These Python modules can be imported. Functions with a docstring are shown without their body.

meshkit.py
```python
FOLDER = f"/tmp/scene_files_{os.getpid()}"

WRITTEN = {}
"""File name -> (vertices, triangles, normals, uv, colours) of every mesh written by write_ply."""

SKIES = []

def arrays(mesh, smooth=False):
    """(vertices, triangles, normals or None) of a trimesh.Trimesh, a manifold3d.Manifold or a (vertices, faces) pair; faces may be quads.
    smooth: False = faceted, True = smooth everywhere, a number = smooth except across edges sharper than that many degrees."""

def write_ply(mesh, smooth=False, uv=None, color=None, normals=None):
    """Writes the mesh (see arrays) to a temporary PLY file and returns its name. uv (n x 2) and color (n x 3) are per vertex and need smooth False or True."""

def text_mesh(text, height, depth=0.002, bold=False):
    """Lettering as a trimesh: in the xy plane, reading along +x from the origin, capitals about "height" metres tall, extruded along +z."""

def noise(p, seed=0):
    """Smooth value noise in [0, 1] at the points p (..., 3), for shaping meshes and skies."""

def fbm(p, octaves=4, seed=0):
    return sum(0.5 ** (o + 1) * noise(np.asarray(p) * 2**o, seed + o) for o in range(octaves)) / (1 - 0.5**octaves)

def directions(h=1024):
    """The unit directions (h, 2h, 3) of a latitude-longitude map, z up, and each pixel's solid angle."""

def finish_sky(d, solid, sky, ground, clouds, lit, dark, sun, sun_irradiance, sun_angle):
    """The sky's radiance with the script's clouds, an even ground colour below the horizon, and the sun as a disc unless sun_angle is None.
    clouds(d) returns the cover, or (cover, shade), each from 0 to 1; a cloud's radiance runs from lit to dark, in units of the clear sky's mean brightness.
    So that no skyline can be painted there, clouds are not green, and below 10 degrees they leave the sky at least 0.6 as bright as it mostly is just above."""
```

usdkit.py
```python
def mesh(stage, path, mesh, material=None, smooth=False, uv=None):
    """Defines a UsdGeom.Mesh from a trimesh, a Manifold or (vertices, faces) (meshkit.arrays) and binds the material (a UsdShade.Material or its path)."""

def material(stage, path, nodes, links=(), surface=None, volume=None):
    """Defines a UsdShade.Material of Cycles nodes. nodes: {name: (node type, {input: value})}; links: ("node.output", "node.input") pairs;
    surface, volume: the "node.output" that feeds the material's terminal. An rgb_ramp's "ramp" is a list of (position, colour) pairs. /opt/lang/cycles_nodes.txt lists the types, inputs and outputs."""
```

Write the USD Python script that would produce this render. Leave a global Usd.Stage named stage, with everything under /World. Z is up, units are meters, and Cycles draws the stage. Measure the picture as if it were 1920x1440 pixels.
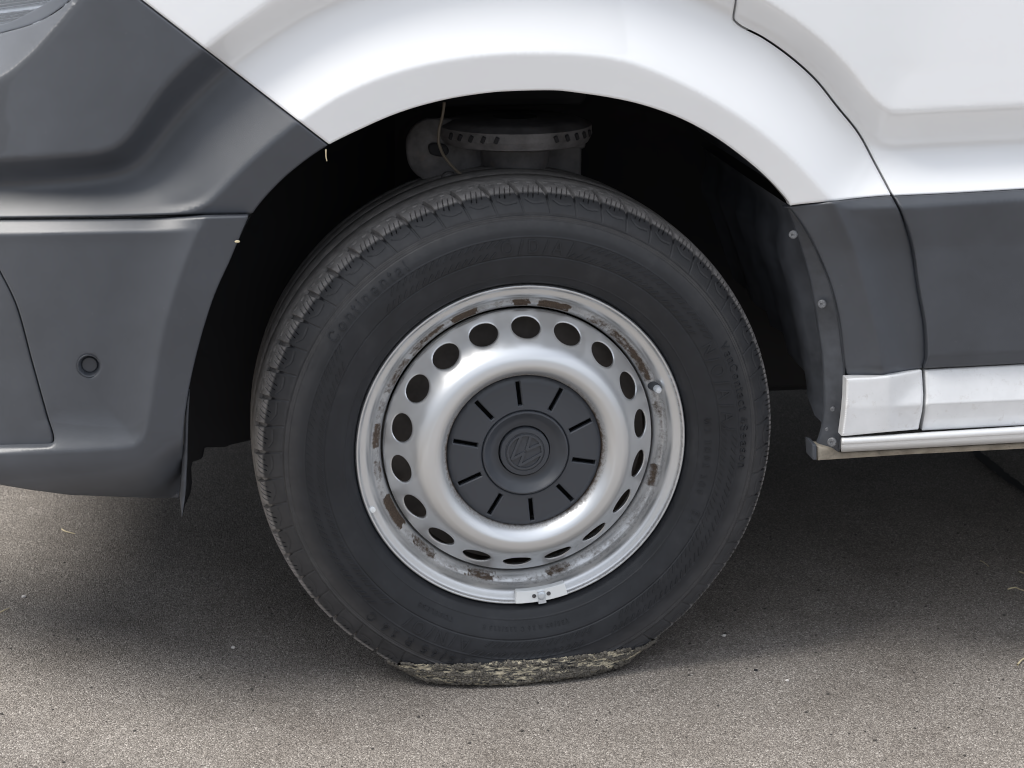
import math, random
import numpy as np
import trimesh, shapely, shapely.affinity, shapely.geometry as sg
from shapely.ops import unary_union
from scipy.spatial import Delaunay, cKDTree
from scipy.interpolate import LinearNDInterpolator, NearestNDInterpolator, PchipInterpolator
from scipy.ndimage import gaussian_filter, gaussian_filter1d, map_coordinates
import manifold3d as m3
import usdkit, meshkit
from pxr import Usd, UsdGeom, UsdLux, UsdShade, Gf, Sdf, Vt

rng = np.random.default_rng(7)
stage = Usd.Stage.CreateInMemory()
UsdGeom.Xform.Define(stage, '/World')
UsdGeom.Scope.Define(stage, '/World/Looks')

# ------------------------------------------------------------------ camera, sky, sun, exposure
HUB = 0.3255                                   # height of the front hub above the ground
DIST, FOC = 2.40, 1423 * 2.40                 # metres to the wheel face, focal length in pixels of a 1920 wide picture
PITCH, YAW = math.radians(16.0), math.radians(7.0)
F = np.array([math.sin(YAW) * math.cos(PITCH), math.cos(YAW) * math.cos(PITCH), -math.sin(PITCH)])
R = np.array([math.cos(YAW), -math.sin(YAW), 0.0])
U = np.cross(R, F)
C = np.array([0.0, 0.0, HUB]) - DIST * (F + R * (980 - 960) / FOC + U * (720 - 840) / FOC)
EXPOSURE = 1.74
SUN_EL, SUN_AZ = math.radians(55), math.radians(-87)     # azimuth = atan2(x, y) of the direction towards the sun
SUN_I, SUN_ANGLE, SKY = 0.40, 34.0, 0.070

cam = UsdGeom.Camera.Define(stage, '/World/camera')
M = np.eye(4); M[0, :3] = R; M[1, :3] = U; M[2, :3] = -F; M[3, :3] = C
cam.AddTransformOp().Set(Gf.Matrix4d(*M.ravel().tolist()))
cam.CreateHorizontalApertureAttr(36.0); cam.CreateVerticalApertureAttr(27.0)
cam.CreateFocalLengthAttr(36.0 * FOC / 1920); cam.CreateClippingRangeAttr(Gf.Vec2f(0.05, 500))
cam.CreateExposureAttr(EXPOSURE)
cam.CreateFStopAttr(9.0); cam.CreateFocusDistanceAttr(DIST)

sky_m = usdkit.material(stage, '/World/Looks/sky_look', {
    's': ('sky_texture', {'sky_type': 'single_scattering', 'sun_disc': False, 'sun_elevation': SUN_EL, 'sun_rotation': SUN_AZ, 'aerosol_density': 3.0}),
    'tc': ('texture_coordinate', {}),
    'n': ('noise_texture', {'scale': 2.2, 'detail': 5.0, 'roughness': 0.55}),
    'r': ('rgb_ramp', {'ramp': [(0.30, (0.35, 0.35, 0.35)), (0.58, (1, 1, 1))]}),
    'cl': ('mix_color', {'b': (6.4, 6.75, 7.35)}),
    'sx': ('separate_xyz', {}), 'zr': ('rgb_ramp', {'ramp': [(0.0, (0.34,) * 3), (0.3, (0.52,) * 3), (1.0, (1.2,) * 3)]}), 'zm': ('mix_color', {'blend_type': 'multiply', 'fac': 1.0, 'use_clamp_result': False, 'use_clamp': False}),
    'b': ('background_shader', {'strength': SKY})},
    [('tc.generated', 'n.vector'), ('n.fac', 'r.fac'), ('r.color', 'cl.fac'), ('s.color', 'cl.a'), ('cl.result', 'zm.a'), ('tc.generated', 'sx.vector'), ('sx.z', 'zr.fac'), ('zr.color', 'zm.b'), ('zm.result', 'b.color')], surface='b.background')
dome = UsdLux.DomeLight.Define(stage, '/World/sky')
UsdShade.MaterialBindingAPI.Apply(dome.GetPrim()).Bind(sky_m)
dome.GetPrim().SetCustomDataByKey('kind', 'structure')
sun = UsdLux.DistantLight.Define(stage, '/World/sun')
sun.CreateIntensityAttr(SUN_I); sun.CreateAngleAttr(SUN_ANGLE); sun.CreateNormalizeAttr(True); sun.CreateColorAttr(Gf.Vec3f(1, 0.96, 0.90))
sd = np.array([math.sin(SUN_AZ) * math.cos(SUN_EL), math.cos(SUN_AZ) * math.cos(SUN_EL), math.sin(SUN_EL)])
zx = np.cross([0, 0, 1.0], sd); zx /= np.linalg.norm(zx); zy = np.cross(sd, zx)
MS = np.eye(4); MS[0, :3] = zx; MS[1, :3] = zy; MS[2, :3] = sd
sun.AddTransformOp().Set(Gf.Matrix4d(*MS.ravel().tolist()))

# ------------------------------------------------------------------ helpers
counts = {}
def path_for(name, parent):
    base = (parent.GetPath().pathString if parent else '/World') + '/'
    k = counts.get(base + name, 0); counts[base + name] = k + 1
    return base + (name if k == 0 else f'{name}_{k:03d}')
def obj(name, mesh, mat, parent=None, smooth=30, uv=None, label=None, kind=None, attrs=None, normals=None):
    p = usdkit.mesh(stage, path_for(name, parent), mesh, mat, smooth=smooth, uv=uv)
    if normals is not None: p.GetNormalsAttr().Set(Vt.Vec3fArray.FromNumpy(np.asarray(normals, np.float32)))
    if attrs:
        for k, val in attrs.items():
            UsdGeom.PrimvarsAPI(p).CreatePrimvar(k, Sdf.ValueTypeNames.FloatArray, 'vertex').Set(Vt.FloatArray.FromNumpy(np.asarray(val, np.float32)))
    prim = p.GetPrim()
    if label: prim.SetCustomDataByKey('label', label)
    if kind: prim.SetCustomDataByKey('kind', kind)
    return prim
def empty(name, parent=None, loc=(0, 0, 0), rz=0.0, ry=0.0):
    x = UsdGeom.Xform.Define(stage, path_for(name, parent)); x.AddTranslateOp().Set(Gf.Vec3d(*loc))
    if rz: x.AddRotateZOp().Set(rz)
    return x.GetPrim()
def tag(p, label, cat, group=None):
    p.SetCustomDataByKey('label', label); p.SetCustomDataByKey('category', cat)
    if group: p.SetCustomDataByKey('group', group)
    return p
def cat(ms): return trimesh.util.concatenate(ms)
def ray(u, v):
    u = np.asarray(u, float)[..., None]; v = np.asarray(v, float)[..., None]
    return F + R * (u - 960) / FOC + U * (720 - v) / FOC
def px(u, v, Y):
    """the point seen at picture position (u, v) that lies at depth y = Y"""
    d = ray(u, v)
    return C + d * ((np.asarray(Y, float) - C[1]) / d[..., 1])[..., None]
def ground_at(u, v):
    d = ray(u, v); return C + d * (-C[2] / d[..., 2])[..., None]
def S(x): x = np.clip(x, 0, 1); return x * x * (3 - 2 * x)
def dense(pts, n=60, closed=False):
    """smooth curve through points, evenly resampled"""
    p = np.asarray(pts, float)
    t = np.concatenate([[0], np.cumsum(np.maximum(np.linalg.norm(np.diff(p, axis=0), axis=1), 1e-9) ** 0.5)])
    f = PchipInterpolator(t, p) if len(p) > 2 else (lambda q: p[0] + (p[1] - p[0]) * (np.asarray(q) / t[-1])[:, None])
    q = f(np.linspace(0, t[-1], n * 8))
    a = np.concatenate([[0], np.cumsum(np.linalg.norm(np.diff(q, axis=0), axis=1))])
    return np.stack([np.interp(np.linspace(0, a[-1], n), a, q[:, k]) for k in range(q.shape[1])], 1)
def lathe(prof, n=256, a0=0.0, a1=2 * math.pi):
    """revolve (r, y) about the y axis; angle is clockwise from the top seen from outside (from -y)"""
    prof = np.asarray(prof, float); closed = abs(a1 - a0 - 2 * math.pi) < 1e-6
    a = np.linspace(a0, a1, n, endpoint=not closed)
    v = np.stack([prof[None, :, 0] * np.sin(a)[:, None], np.broadcast_to(prof[None, :, 1], (n, len(prof))), prof[None, :, 0] * np.cos(a)[:, None]], -1)
    k = len(prof); idx = np.arange(n * k).reshape(n, k)
    i2 = np.roll(idx, -1, 0) if closed else idx[1:]
    i1 = idx if closed else idx[:-1]
    f = np.stack([i1[:, :-1], i1[:, 1:], i2[:, 1:], i2[:, :-1]], -1).reshape(-1, 4)
    return trimesh.Trimesh(v.reshape(-1, 3), np.vstack([f[:, [0, 1, 2]], f[:, [0, 2, 3]]]), process=False)
def grid_mesh(P):
    """quad grid of points (n, m, 3)"""
    n, m = P.shape[:2]; i = np.arange(n * m).reshape(n, m)
    f = np.stack([i[:-1, :-1], i[1:, :-1], i[1:, 1:], i[:-1, 1:]], -1).reshape(-1, 4)
    return trimesh.Trimesh(P.reshape(-1, 3), np.vstack([f[:, [0, 1, 2]], f[:, [0, 2, 3]]]), process=False)
def rbox(a, b, r=0.004):
    """box between corners with rounded edges"""
    a, b = np.minimum(a, b), np.maximum(a, b); r = min(r, 0.45 * float((b - a).min()))
    s = m3.Manifold.sphere(r, 8)
    h = m3.Manifold.batch_hull([s.translate([x, y, z]) for x in (a[0] + r, b[0] - r) for y in (a[1] + r, b[1] - r) for z in (a[2] + r, b[2] - r)])
    m = h.to_mesh(); return trimesh.Trimesh(m.vert_properties[:, :3], m.tri_verts, process=False)
def tube(pts, r, n=10):
    p = np.asarray(pts, float); t = np.gradient(p, axis=0); t /= np.linalg.norm(t, axis=1)[:, None]
    ref = np.array([0.3, 0.2, 1.0]); A = np.cross(t, ref); A /= np.linalg.norm(A, axis=1)[:, None]; B = np.cross(t, A)
    a = np.linspace(0, 2 * math.pi, n + 1); r = np.broadcast_to(r, len(p))
    return grid_mesh(p[:, None] + r[:, None, None] * (np.cos(a)[None, :, None] * A[:, None] + np.sin(a)[None, :, None] * B[:, None]))
def ring_pts(geom, step):
    out = []
    for g in getattr(geom, 'geoms', [geom]):
        if g.is_empty or g.geom_type != 'Polygon': continue
        for r in [g.exterior, *g.interiors]:
            n = max(6, int(r.length / step)); out.append(np.array([r.interpolate(i / n, normalized=True).coords[0] for i in range(n)]))
    return out
def sheet2d(poly, step, edge, insets=(), extra=None):
    """points and triangles that fill a 2D polygon: a grid, fine along the edges"""
    rings = ring_pts(poly, edge); pts = [np.vstack(rings)]
    nb = len(pts[0])
    for d in insets:
        q = ring_pts(poly.buffer(-d), edge)
        if q: pts.append(np.vstack(q))
    last = max(insets) if len(insets) else 0
    inner = poly.buffer(-(last + 0.55 * step))
    x0, y0, x1, y1 = poly.bounds
    gx, gy = np.meshgrid(np.arange(x0, x1, step), np.arange(y0, y1, step)); gx = gx + (np.arange(gy.shape[0]) % 2)[:, None] * step / 2
    g = np.stack([gx.ravel(), gy.ravel()], 1)
    if extra is not None and len(extra):
        e = extra[shapely.contains_xy(poly.buffer(-(last + 0.3 * step)), extra[:, 0], extra[:, 1])]
        if len(e):
            g = g[cKDTree(e).query(g)[0] > 0.6 * step]; pts.append(e)
    pts.append(g[shapely.contains_xy(inner, g[:, 0], g[:, 1])])
    P = np.vstack(pts)
    tri = Delaunay(P).simplices
    c = P[tri].mean(1)
    return P, tri[shapely.contains_xy(poly, c[:, 0], c[:, 1])], rings
def shell(P3, tri, ring_sizes, off):
    """a sheet of points with walls along its edges that go back by the vector off"""
    V = [P3]; T = [tri]; n = len(P3); k = 0
    for s in ring_sizes:
        i = np.arange(k, k + s); j = np.roll(i, -1); k += s
        V.append(P3[i]); V.append(P3[i] + off)
        a = n + np.arange(s); b = n + s + np.arange(s); a2, b2 = np.roll(a, -1), np.roll(b, -1)
        T.append(np.stack([a, a2, b2], 1)); T.append(np.stack([a, b2, b], 1)); n += 2 * s
    return trimesh.Trimesh(np.vstack(V), np.vstack(T), process=False)

# ------------------------------------------------------------------ materials
def mat(name, nodes, links, surface='p.BSDF'): return usdkit.material(stage, f'/World/Looks/{name}', nodes, links, surface=surface)
def plain(name, color, rough, metal=0.0, bump=None, vary=None, coat=0.0, dust=None, spec=None):
    p = {'base_color': color, 'roughness': rough, 'metallic': metal, 'coat_weight': coat, 'coat_roughness': 0.03}
    if spec is not None: p['specular_ior_level'] = spec
    nodes, links = {'p': ('principled_bsdf', p), 'tc': ('geometry', {})}, []
    col = None
    if vary:
        sc, lo, hi = vary
        nodes['n'] = ('noise_texture', {'scale': sc, 'detail': 6.0, 'roughness': 0.65}); links.append(('tc.position', 'n.vector'))
        nodes['r'] = ('rgb_ramp', {'ramp': [(0.3, tuple(lo * c for c in color)), (0.7, tuple(hi * c for c in color))]}); links += [('n.fac', 'r.fac')]
        col = 'r.color'
    if dust:
        sc, at, dcol, amount = dust
        nodes['dn'] = ('noise_texture', {'scale': sc, 'detail': 8.0, 'roughness': 0.75}); links.append(('tc.position', 'dn.vector'))
        nodes['dr'] = ('rgb_ramp', {'ramp': [(at, (0, 0, 0)), (min(at + 0.16, 1.0), (amount,) * 3)]}); links.append(('dn.fac', 'dr.fac'))
        nodes['dm'] = ('mix_color', {'a': color, 'b': dcol}); links.append(('dr.color', 'dm.fac'))
        if col: links.append((col, 'dm.a'))
        col = 'dm.result'
    if col: links.append((col, 'p.base_color'))
    if bump:
        sc, dist = bump
        nodes['bn'] = ('noise_texture', {'scale': sc, 'detail': 3.0}); links.append(('tc.position', 'bn.vector'))
        nodes['b'] = ('bump', {'strength': 0.6, 'distance': dist}); links += [('bn.fac', 'b.height'), ('b.normal', 'p.normal')]
    return mat(name, nodes, links)
ROCKER = plain('dirty_white_paint', (0.68, 0.685, 0.69), 0.4, coat=0.8, bump=(900, 0.00004), vary=(25.0, 0.93, 1.05), dust=(75.0, 0.56, (0.30, 0.25, 0.19), 0.34))
WHITE = plain('white_paint', (0.745, 0.75, 0.755), 0.35, coat=1.0, bump=(900, 0.00004), dust=(9.0, 0.62, (0.6, 0.57, 0.52), 0.10))
PLASTIC = plain('grey_plastic', (0.040, 0.0445, 0.0535), 0.45, spec=0.7, bump=(2200, 0.00022), vary=(11.0, 0.86, 1.16), dust=(95.0, 0.64, (0.20, 0.195, 0.185), 0.30))
LINER = plain('liner_plastic', (0.055, 0.060, 0.070), 0.5, vary=(20.0, 0.6, 1.4), dust=(30.0, 0.50, (0.075, 0.08, 0.09), 0.6))
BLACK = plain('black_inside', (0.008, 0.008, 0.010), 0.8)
HUBST = plain('brake_iron', (0.12, 0.105, 0.095), 0.5, metal=0.3, vary=(30.0, 0.6, 1.3))
DIRTY = plain('dirty_flange', (0.36, 0.32, 0.26), 0.7, vary=(60.0, 0.5, 1.3), dust=(120.0, 0.5, (0.10, 0.08, 0.06), 0.6), bump=(300, 0.0006))
STEEL = plain('dusty_steel', (0.085, 0.082, 0.084), 0.6, vary=(30.0, 0.5, 1.5), dust=(40.0, 0.55, (0.14, 0.10, 0.075), 0.5), bump=(200, 0.0008))
BRASS = plain('tan_hose', (0.12, 0.10, 0.075), 0.5)
ALU = plain('sill_aluminium', (0.74, 0.74, 0.735), 0.30, metal=0.25, dust=(70.0, 0.62, (0.35, 0.30, 0.24), 0.35))
ZINC = plain('zinc_clip', (0.62, 0.66, 0.70), 0.35, metal=0.6, bump=(400, 0.0004))
LEAD = plain('white_weight', (0.78, 0.80, 0.80), 0.45)
CAPP = plain('cap_plastic', (0.040, 0.044, 0.052), 0.40, bump=(2600, 0.00006), dust=(180.0, 0.68, (0.3, 0.3, 0.3), 0.35))
GLASSW = mat('window_glass', {'p': ('principled_bsdf', {'base_color': (0.02, 0.025, 0.03), 'roughness': 0.04})}, [])
CHROME = plain('lamp_reflector', (0.85, 0.87, 0.90), 0.12, metal=1.0)
LENS = mat('lamp_lens', {'t': ('transparent_bsdf', {'color': (0.95, 0.97, 1.0)}), 'g': ('glossy_bsdf', {'color': (1, 1, 1), 'roughness': 0.02}), 'f': ('fresnel', {'IOR': 1.5}), 'p': ('mix_closure', {})},
    [('f.fac', 'p.fac'), ('t.BSDF', 'p.closure1'), ('g.BSDF', 'p.closure2')], 'p.closure')
STRAW = plain('dry_straw', (0.55, 0.47, 0.30), 0.6)
STONE = plain('pale_stone', (0.60, 0.57, 0.54), 0.7)
SCREW = plain('dusty_screw', (0.16, 0.165, 0.175), 0.5, vary=(400.0, 0.5, 1.4))
RUBBER = mat('tyre_rubber', {
    'g': ('geometry', {}),
    'n': ('noise_texture', {'scale': 18.0, 'detail': 8.0, 'roughness': 0.7}),
    'r': ('rgb_ramp', {'ramp': [(0.32, (0.008, 0.009, 0.0112)), (0.55, (0.0125, 0.0138, 0.0170)), (0.75, (0.026, 0.027, 0.030))]}),
    'w': ('attribute', {'attribute': 'wear'}), 'wn': ('noise_texture', {'scale': 70.0, 'detail': 6.0, 'roughness': 0.7}),
    'wm': ('math', {'math_type': 'multiply'}), 'wk': ('math', {'math_type': 'multiply', 'value2': 1.6}), 'mx': ('mix_color', {'b': (0.27, 0.255, 0.245)}),
    'bn': ('noise_texture', {'scale': 900.0, 'detail': 3.0}), 'b': ('bump', {'strength': 0.5, 'distance': 0.0003}),
    'p': ('principled_bsdf', {'roughness': 0.50, 'specular_ior_level': 0.40})},
    [('g.position', 'n.vector'), ('n.fac', 'r.fac'), ('g.position', 'wn.vector'), ('w.fac', 'wm.value1'), ('wn.fac', 'wk.value1'), ('wk.value', 'wm.value2'), ('wm.value', 'mx.fac'), ('r.color', 'mx.a'), ('mx.result', 'p.base_color'),
     ('g.position', 'bn.vector'), ('bn.fac', 'b.height'), ('b.normal', 'p.normal')])
GRIT = mat('sand_grit', {'g': ('geometry', {}), 'r': ('rgb_ramp', {'ramp': [(0.0, (0.10, 0.09, 0.075)), (0.25, (0.38, 0.345, 0.27)), (0.65, (0.58, 0.53, 0.42)), (0.85, (0.70, 0.62, 0.47)), (0.94, (0.82, 0.60, 0.40)), (1.0, (0.85, 0.82, 0.74))]}), 'p': ('principled_bsdf', {'roughness': 0.8})},
    [('g.random_per_island', 'r.fac'), ('r.color', 'p.base_color')])
CRUST = mat('mud_crust_look', {'g': ('geometry', {}), 'mp': ('mapping', {'scale': (75.0, 75.0, 330.0)}), 'n': ('noise_texture', {'scale': 1.0, 'detail': 6.0, 'roughness': 0.65}),
    'r': ('rgb_ramp', {'ramp': [(0.41, (0.012, 0.012, 0.013)), (0.47, (0.10, 0.095, 0.08)), (0.55, (0.42, 0.37, 0.27)), (0.75, (0.64, 0.57, 0.42))]}), 'bn': ('noise_texture', {'scale': 700.0, 'detail': 3.0}), 'b': ('bump', {'strength': 0.9, 'distance': 0.0015}), 'p': ('principled_bsdf', {'roughness': 0.85})},
    [('g.position', 'mp.vector'), ('mp.vector', 'n.vector'), ('n.fac', 'r.fac'), ('r.color', 'p.base_color'), ('g.position', 'bn.vector'), ('bn.fac', 'b.height'), ('b.normal', 'p.normal')])
RIMM = mat('silver_wheel_paint', {
    'g': ('geometry', {}), 'd': ('attribute', {'attribute': 'dirt'}),
    'n': ('noise_texture', {'scale': 160.0, 'detail': 8.0, 'roughness': 0.75}), 'n2': ('noise_texture', {'scale': 560.0, 'detail': 4.0, 'roughness': 0.7}),
    'add': ('math', {'math_type': 'add'}), 'm': ('map_range', {'from_min': 0.82, 'from_max': 1.22, 'to_min': 0.0, 'to_max': 1.0, 'clamp': True}),
    'rc': ('rgb_ramp', {'ramp': [(0.3, (0.036, 0.026, 0.019)), (0.55, (0.080, 0.056, 0.040)), (0.8, (0.19, 0.135, 0.09))]}),
    'mx': ('mix_color', {'a': (0.60, 0.61, 0.62)}), 'mm': ('math', {'math_type': 'multiply_add', 'value2': -0.82, 'value3': 0.82}), 'mr': ('math', {'math_type': 'multiply_add', 'value2': 0.40, 'value3': 0.35}),
    'p': ('principled_bsdf', {})},
    [('g.position', 'n.vector'), ('g.position', 'n2.vector'), ('n.fac', 'add.value1'), ('d.fac', 'add.value2'), ('add.value', 'm.value'), ('n2.fac', 'rc.fac'), ('rc.color', 'mx.b'), ('m.result', 'mx.fac'), ('mx.result', 'p.base_color'),
     ('m.result', 'mm.value1'), ('mm.value', 'p.metallic'), ('m.result', 'mr.value1'), ('mr.value', 'p.roughness')])
ASPHALT = mat('asphalt_look', {
    'g': ('geometry', {}),
    'v': ('voronoi_texture', {'scale': 560.0, 'feature': 'f1', 'randomness': 1.0}),
    'vr': ('separate_color', {}),
    'cr': ('rgb_ramp', {'ramp': [(0.0, (0.110, 0.098, 0.086)), (0.3, (0.158, 0.141, 0.124)), (0.55, (0.214, 0.193, 0.171)), (0.8, (0.264, 0.240, 0.214)), (0.93, (0.32, 0.294, 0.265)), (1.0, (0.48, 0.448, 0.41))]}),
    'n': ('noise_texture', {'scale': 4.5, 'detail': 8.0, 'roughness': 0.68}),
    'nr': ('rgb_ramp', {'ramp': [(0.28, (0.72, 0.69, 0.67)), (0.5, (1.0, 0.99, 0.985)), (0.72, (1.2, 1.2, 1.21))]}),
    'mul': ('mix_color', {'blend_type': 'multiply', 'fac': 1.0, 'use_clamp_result': False}),
    'dk': ('rgb_ramp', {'ramp': [(0.0, (1.1, 1.1, 1.1)), (0.55, (0.95, 0.95, 0.95)), (0.9, (0.45, 0.44, 0.44))]}),
    'mul2': ('mix_color', {'blend_type': 'multiply', 'fac': 1.0, 'use_clamp_result': False}),
    'fn': ('noise_texture', {'scale': 1300.0, 'detail': 2.0}), 'sub': ('math', {'math_type': 'multiply_add', 'value2': -1.0}),
    'ns': ('noise_texture', {'scale': 120.0, 'detail': 3.0}), 'hs': ('math', {'math_type': 'add'}),
    'b': ('bump', {'strength': 1.0, 'distance': 0.0014}),
    'p': ('principled_bsdf', {'roughness': 0.8})},
    [('g.position', 'v.vector'), ('v.color', 'vr.color'), ('vr.r', 'cr.fac'), ('g.position', 'n.vector'), ('n.fac', 'nr.fac'), ('cr.color', 'mul.a'), ('nr.color', 'mul.b'),
     ('v.distance', 'dk.fac'), ('mul.result', 'mul2.a'), ('dk.color', 'mul2.b'), ('mul2.result', 'p.base_color'),
     ('g.position', 'ns.vector'), ('v.distance', 'sub.value1'), ('ns.fac', 'sub.value3'), ('sub.value', 'b.height'), ('b.normal', 'p.normal')])

# ------------------------------------------------------------------ ground
gp = np.array([[-150, -150, 0], [150, -150, 0], [150, 150, 0], [-150, 150, 0]], float)
g = obj('ground', (gp, np.array([[0, 1, 2, 3]])), ASPHALT, smooth=False)
g.SetCustomDataByKey('kind', 'structure')
g.SetCustomDataByKey('label', 'brownish grey asphalt of fine stones under the van')

# ------------------------------------------------------------------ the van
van = tag(empty('van'), 'white van with grey plastic trim parked on the asphalt with a flat front tyre', 'van')

# body side as a relief: four lines that run along the wheel arch and the flanks, with the depth of each
E0 = [(-500, 480), (0, 458), (200, 450), (380, 446), (470, 405), (520, 345), (615, 272), (680, 240), (800, 195), (950, 171), (1100, 176), (1180, 190), (1330, 250), (1390, 292), (1440, 335), (1480, 380), (1510, 450), (1640, 470), (1920, 455), (2700, 420)]
E3 = [(-500, 432), (0, 412), (200, 409), (310, 405), (384, 394), (428, 340), (555, 230), (620, 187), (740, 130), (940, 96), (1110, 101), (1200, 118), (1360, 198), (1450, 262), (1520, 330), (1556, 372), (1590, 393), (1660, 391), (1920, 373), (2700, 330)]
E2 = [(-500, 385), (0, 362), (190, 345), (262, 328), (300, 285), (350, 222), (445, 130), (520, 75), (640, 8), (900, -62), (1120, -56), (1250, -16), (1385, 45), (1490, 112), (1585, 218), (1630, 290), (1655, 298), (1720, 293), (1920, 285), (2700, 250)]
E1 = [(-500, 322), (0, 300), (170, 290), (222, 274), (262, 228), (310, 160), (385, 90), (460, 38), (580, -40), (890, -125), (1130, -120), (1290, -75), (1430, 0), (1515, 58), (1582, 118), (1640, 190), (1677, 211), (1730, 208), (1920, 198), (2700, 165)]
NT = 700
tk = np.linspace(0, len(E0) - 1, NT)
def curve(E): return PchipInterpolator(np.arange(len(E)), np.array(E, float))(tk)
c0, c3, c2, c1 = map(curve, (E0, E3, E2, E1)); c2 = c2 + 0.22 * (c1 - c2)
c3, c2, c1 = (gaussian_filter1d(c, sg_k, axis=0, mode='nearest') for c, sg_k in ((c3, 17.0), (c2, 15.0), (c1, 9.0)))
samples, ys = [], []
y3 = PchipInterpolator([0, 2, 3, 4, 5, 7, 19], [-.046, -.046, -.052, -.061, -.063, -.060, -.060])(tk)
for w in np.linspace(0, 1, 14): samples.append(c0 + (c3 - c0) * w); ys.append(y3 + 0.008 * (1 - w))
for w in np.linspace(0, 1, 26)[1:]: samples.append(c3 + (c2 - c3) * w); ys.append(y3 + (-0.004 - y3) * (1 - (1 - w) ** 1.06))
for w in np.linspace(0, 1, 18)[1:]: samples.append(c2 + (c1 - c2) * w); ys.append(np.full(NT, -0.004 - 0.042 * w ** 1.1))
nrm = np.stack([np.gradient(c1[:, 1]), -np.gradient(c1[:, 0])], 1); nrm /= np.linalg.norm(nrm, axis=1)[:, None]
for d in (6, 14, 30, 60, 90): samples.append(c1 + nrm * d); ys.append(np.full(NT, -0.046 + 0.00006 * d))
far = np.stack(np.meshgrid(np.arange(-520, 2740, 60), np.arange(-720, 1000, 60)), -1).reshape(-1, 2).astype(float)
kd1 = cKDTree(c1); up = sg.Polygon(np.vstack([c1, [(2740, -900), (-560, -900)]])).buffer(0)
dn = sg.Polygon(np.vstack([c0, [(2740, 1200), (-560, 1200)]])).buffer(0)
fu = far[shapely.contains_xy(up, far[:, 0], far[:, 1])]; du = kd1.query(fu)[0]; fu, du = fu[du > 130], du[du > 130]
fd = far[shapely.contains_xy(dn, far[:, 0], far[:, 1])]; fd = fd[cKDTree(c0).query(fd)[0] > 20]
samples += [fu, fd]; ys += [-0.046 + 0.00006 * du + 0.00000012 * np.maximum(du - 300, 0) ** 2, np.full(len(fd), -0.052)]
SP, SY = np.vstack(samples), np.concatenate(ys)
GU0, GV0, GS = -520, -720, 4
gu, gv = np.meshgrid(np.arange(GU0, 2724, GS), np.arange(GV0, 964, GS))
lin = LinearNDInterpolator(SP, SY)(gu, gv); nn = np.isnan(lin)
lin[nn] = NearestNDInterpolator(SP, SY)(gu[nn], gv[nn])
RAS = gaussian_filter(lin, 0.9, mode='nearest')
RAS2 = gaussian_filter(lin, 2.8, mode='nearest')
# sharp where the crease lines are, soft in the valley
kd2 = cKDTree(c2); dv = kd2.query(np.stack([gu.ravel(), gv.ravel()], 1))[0].reshape(gu.shape)
RAS = RAS2 * (1 - S((dv - 14) / 22)) + RAS * S((dv - 14) / 22)
RAS3 = gaussian_filter(RAS, 9.0, mode='nearest'); du_ = kd1.query(np.stack([gu.ravel(), gv.ravel()], 1))[0].reshape(gu.shape)
k_ = S((du_ - 50) / 60) * shapely.contains_xy(up, gu.ravel(), gv.ravel()).reshape(gu.shape); RAS = RAS * (1 - k_) + RAS3 * k_
mk_ = np.exp(-(((gu - 335) / 55.0) ** 2 + ((gv - 355) / 50.0) ** 2)) * S((cKDTree(dense(c3, 900)).query(np.stack([gu.ravel(), gv.ravel()], 1))[0].reshape(gu.shape) - 4) / 16)
RAS = RAS * (1 - mk_) + gaussian_filter(RAS, 6.0, mode='nearest') * mk_
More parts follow.
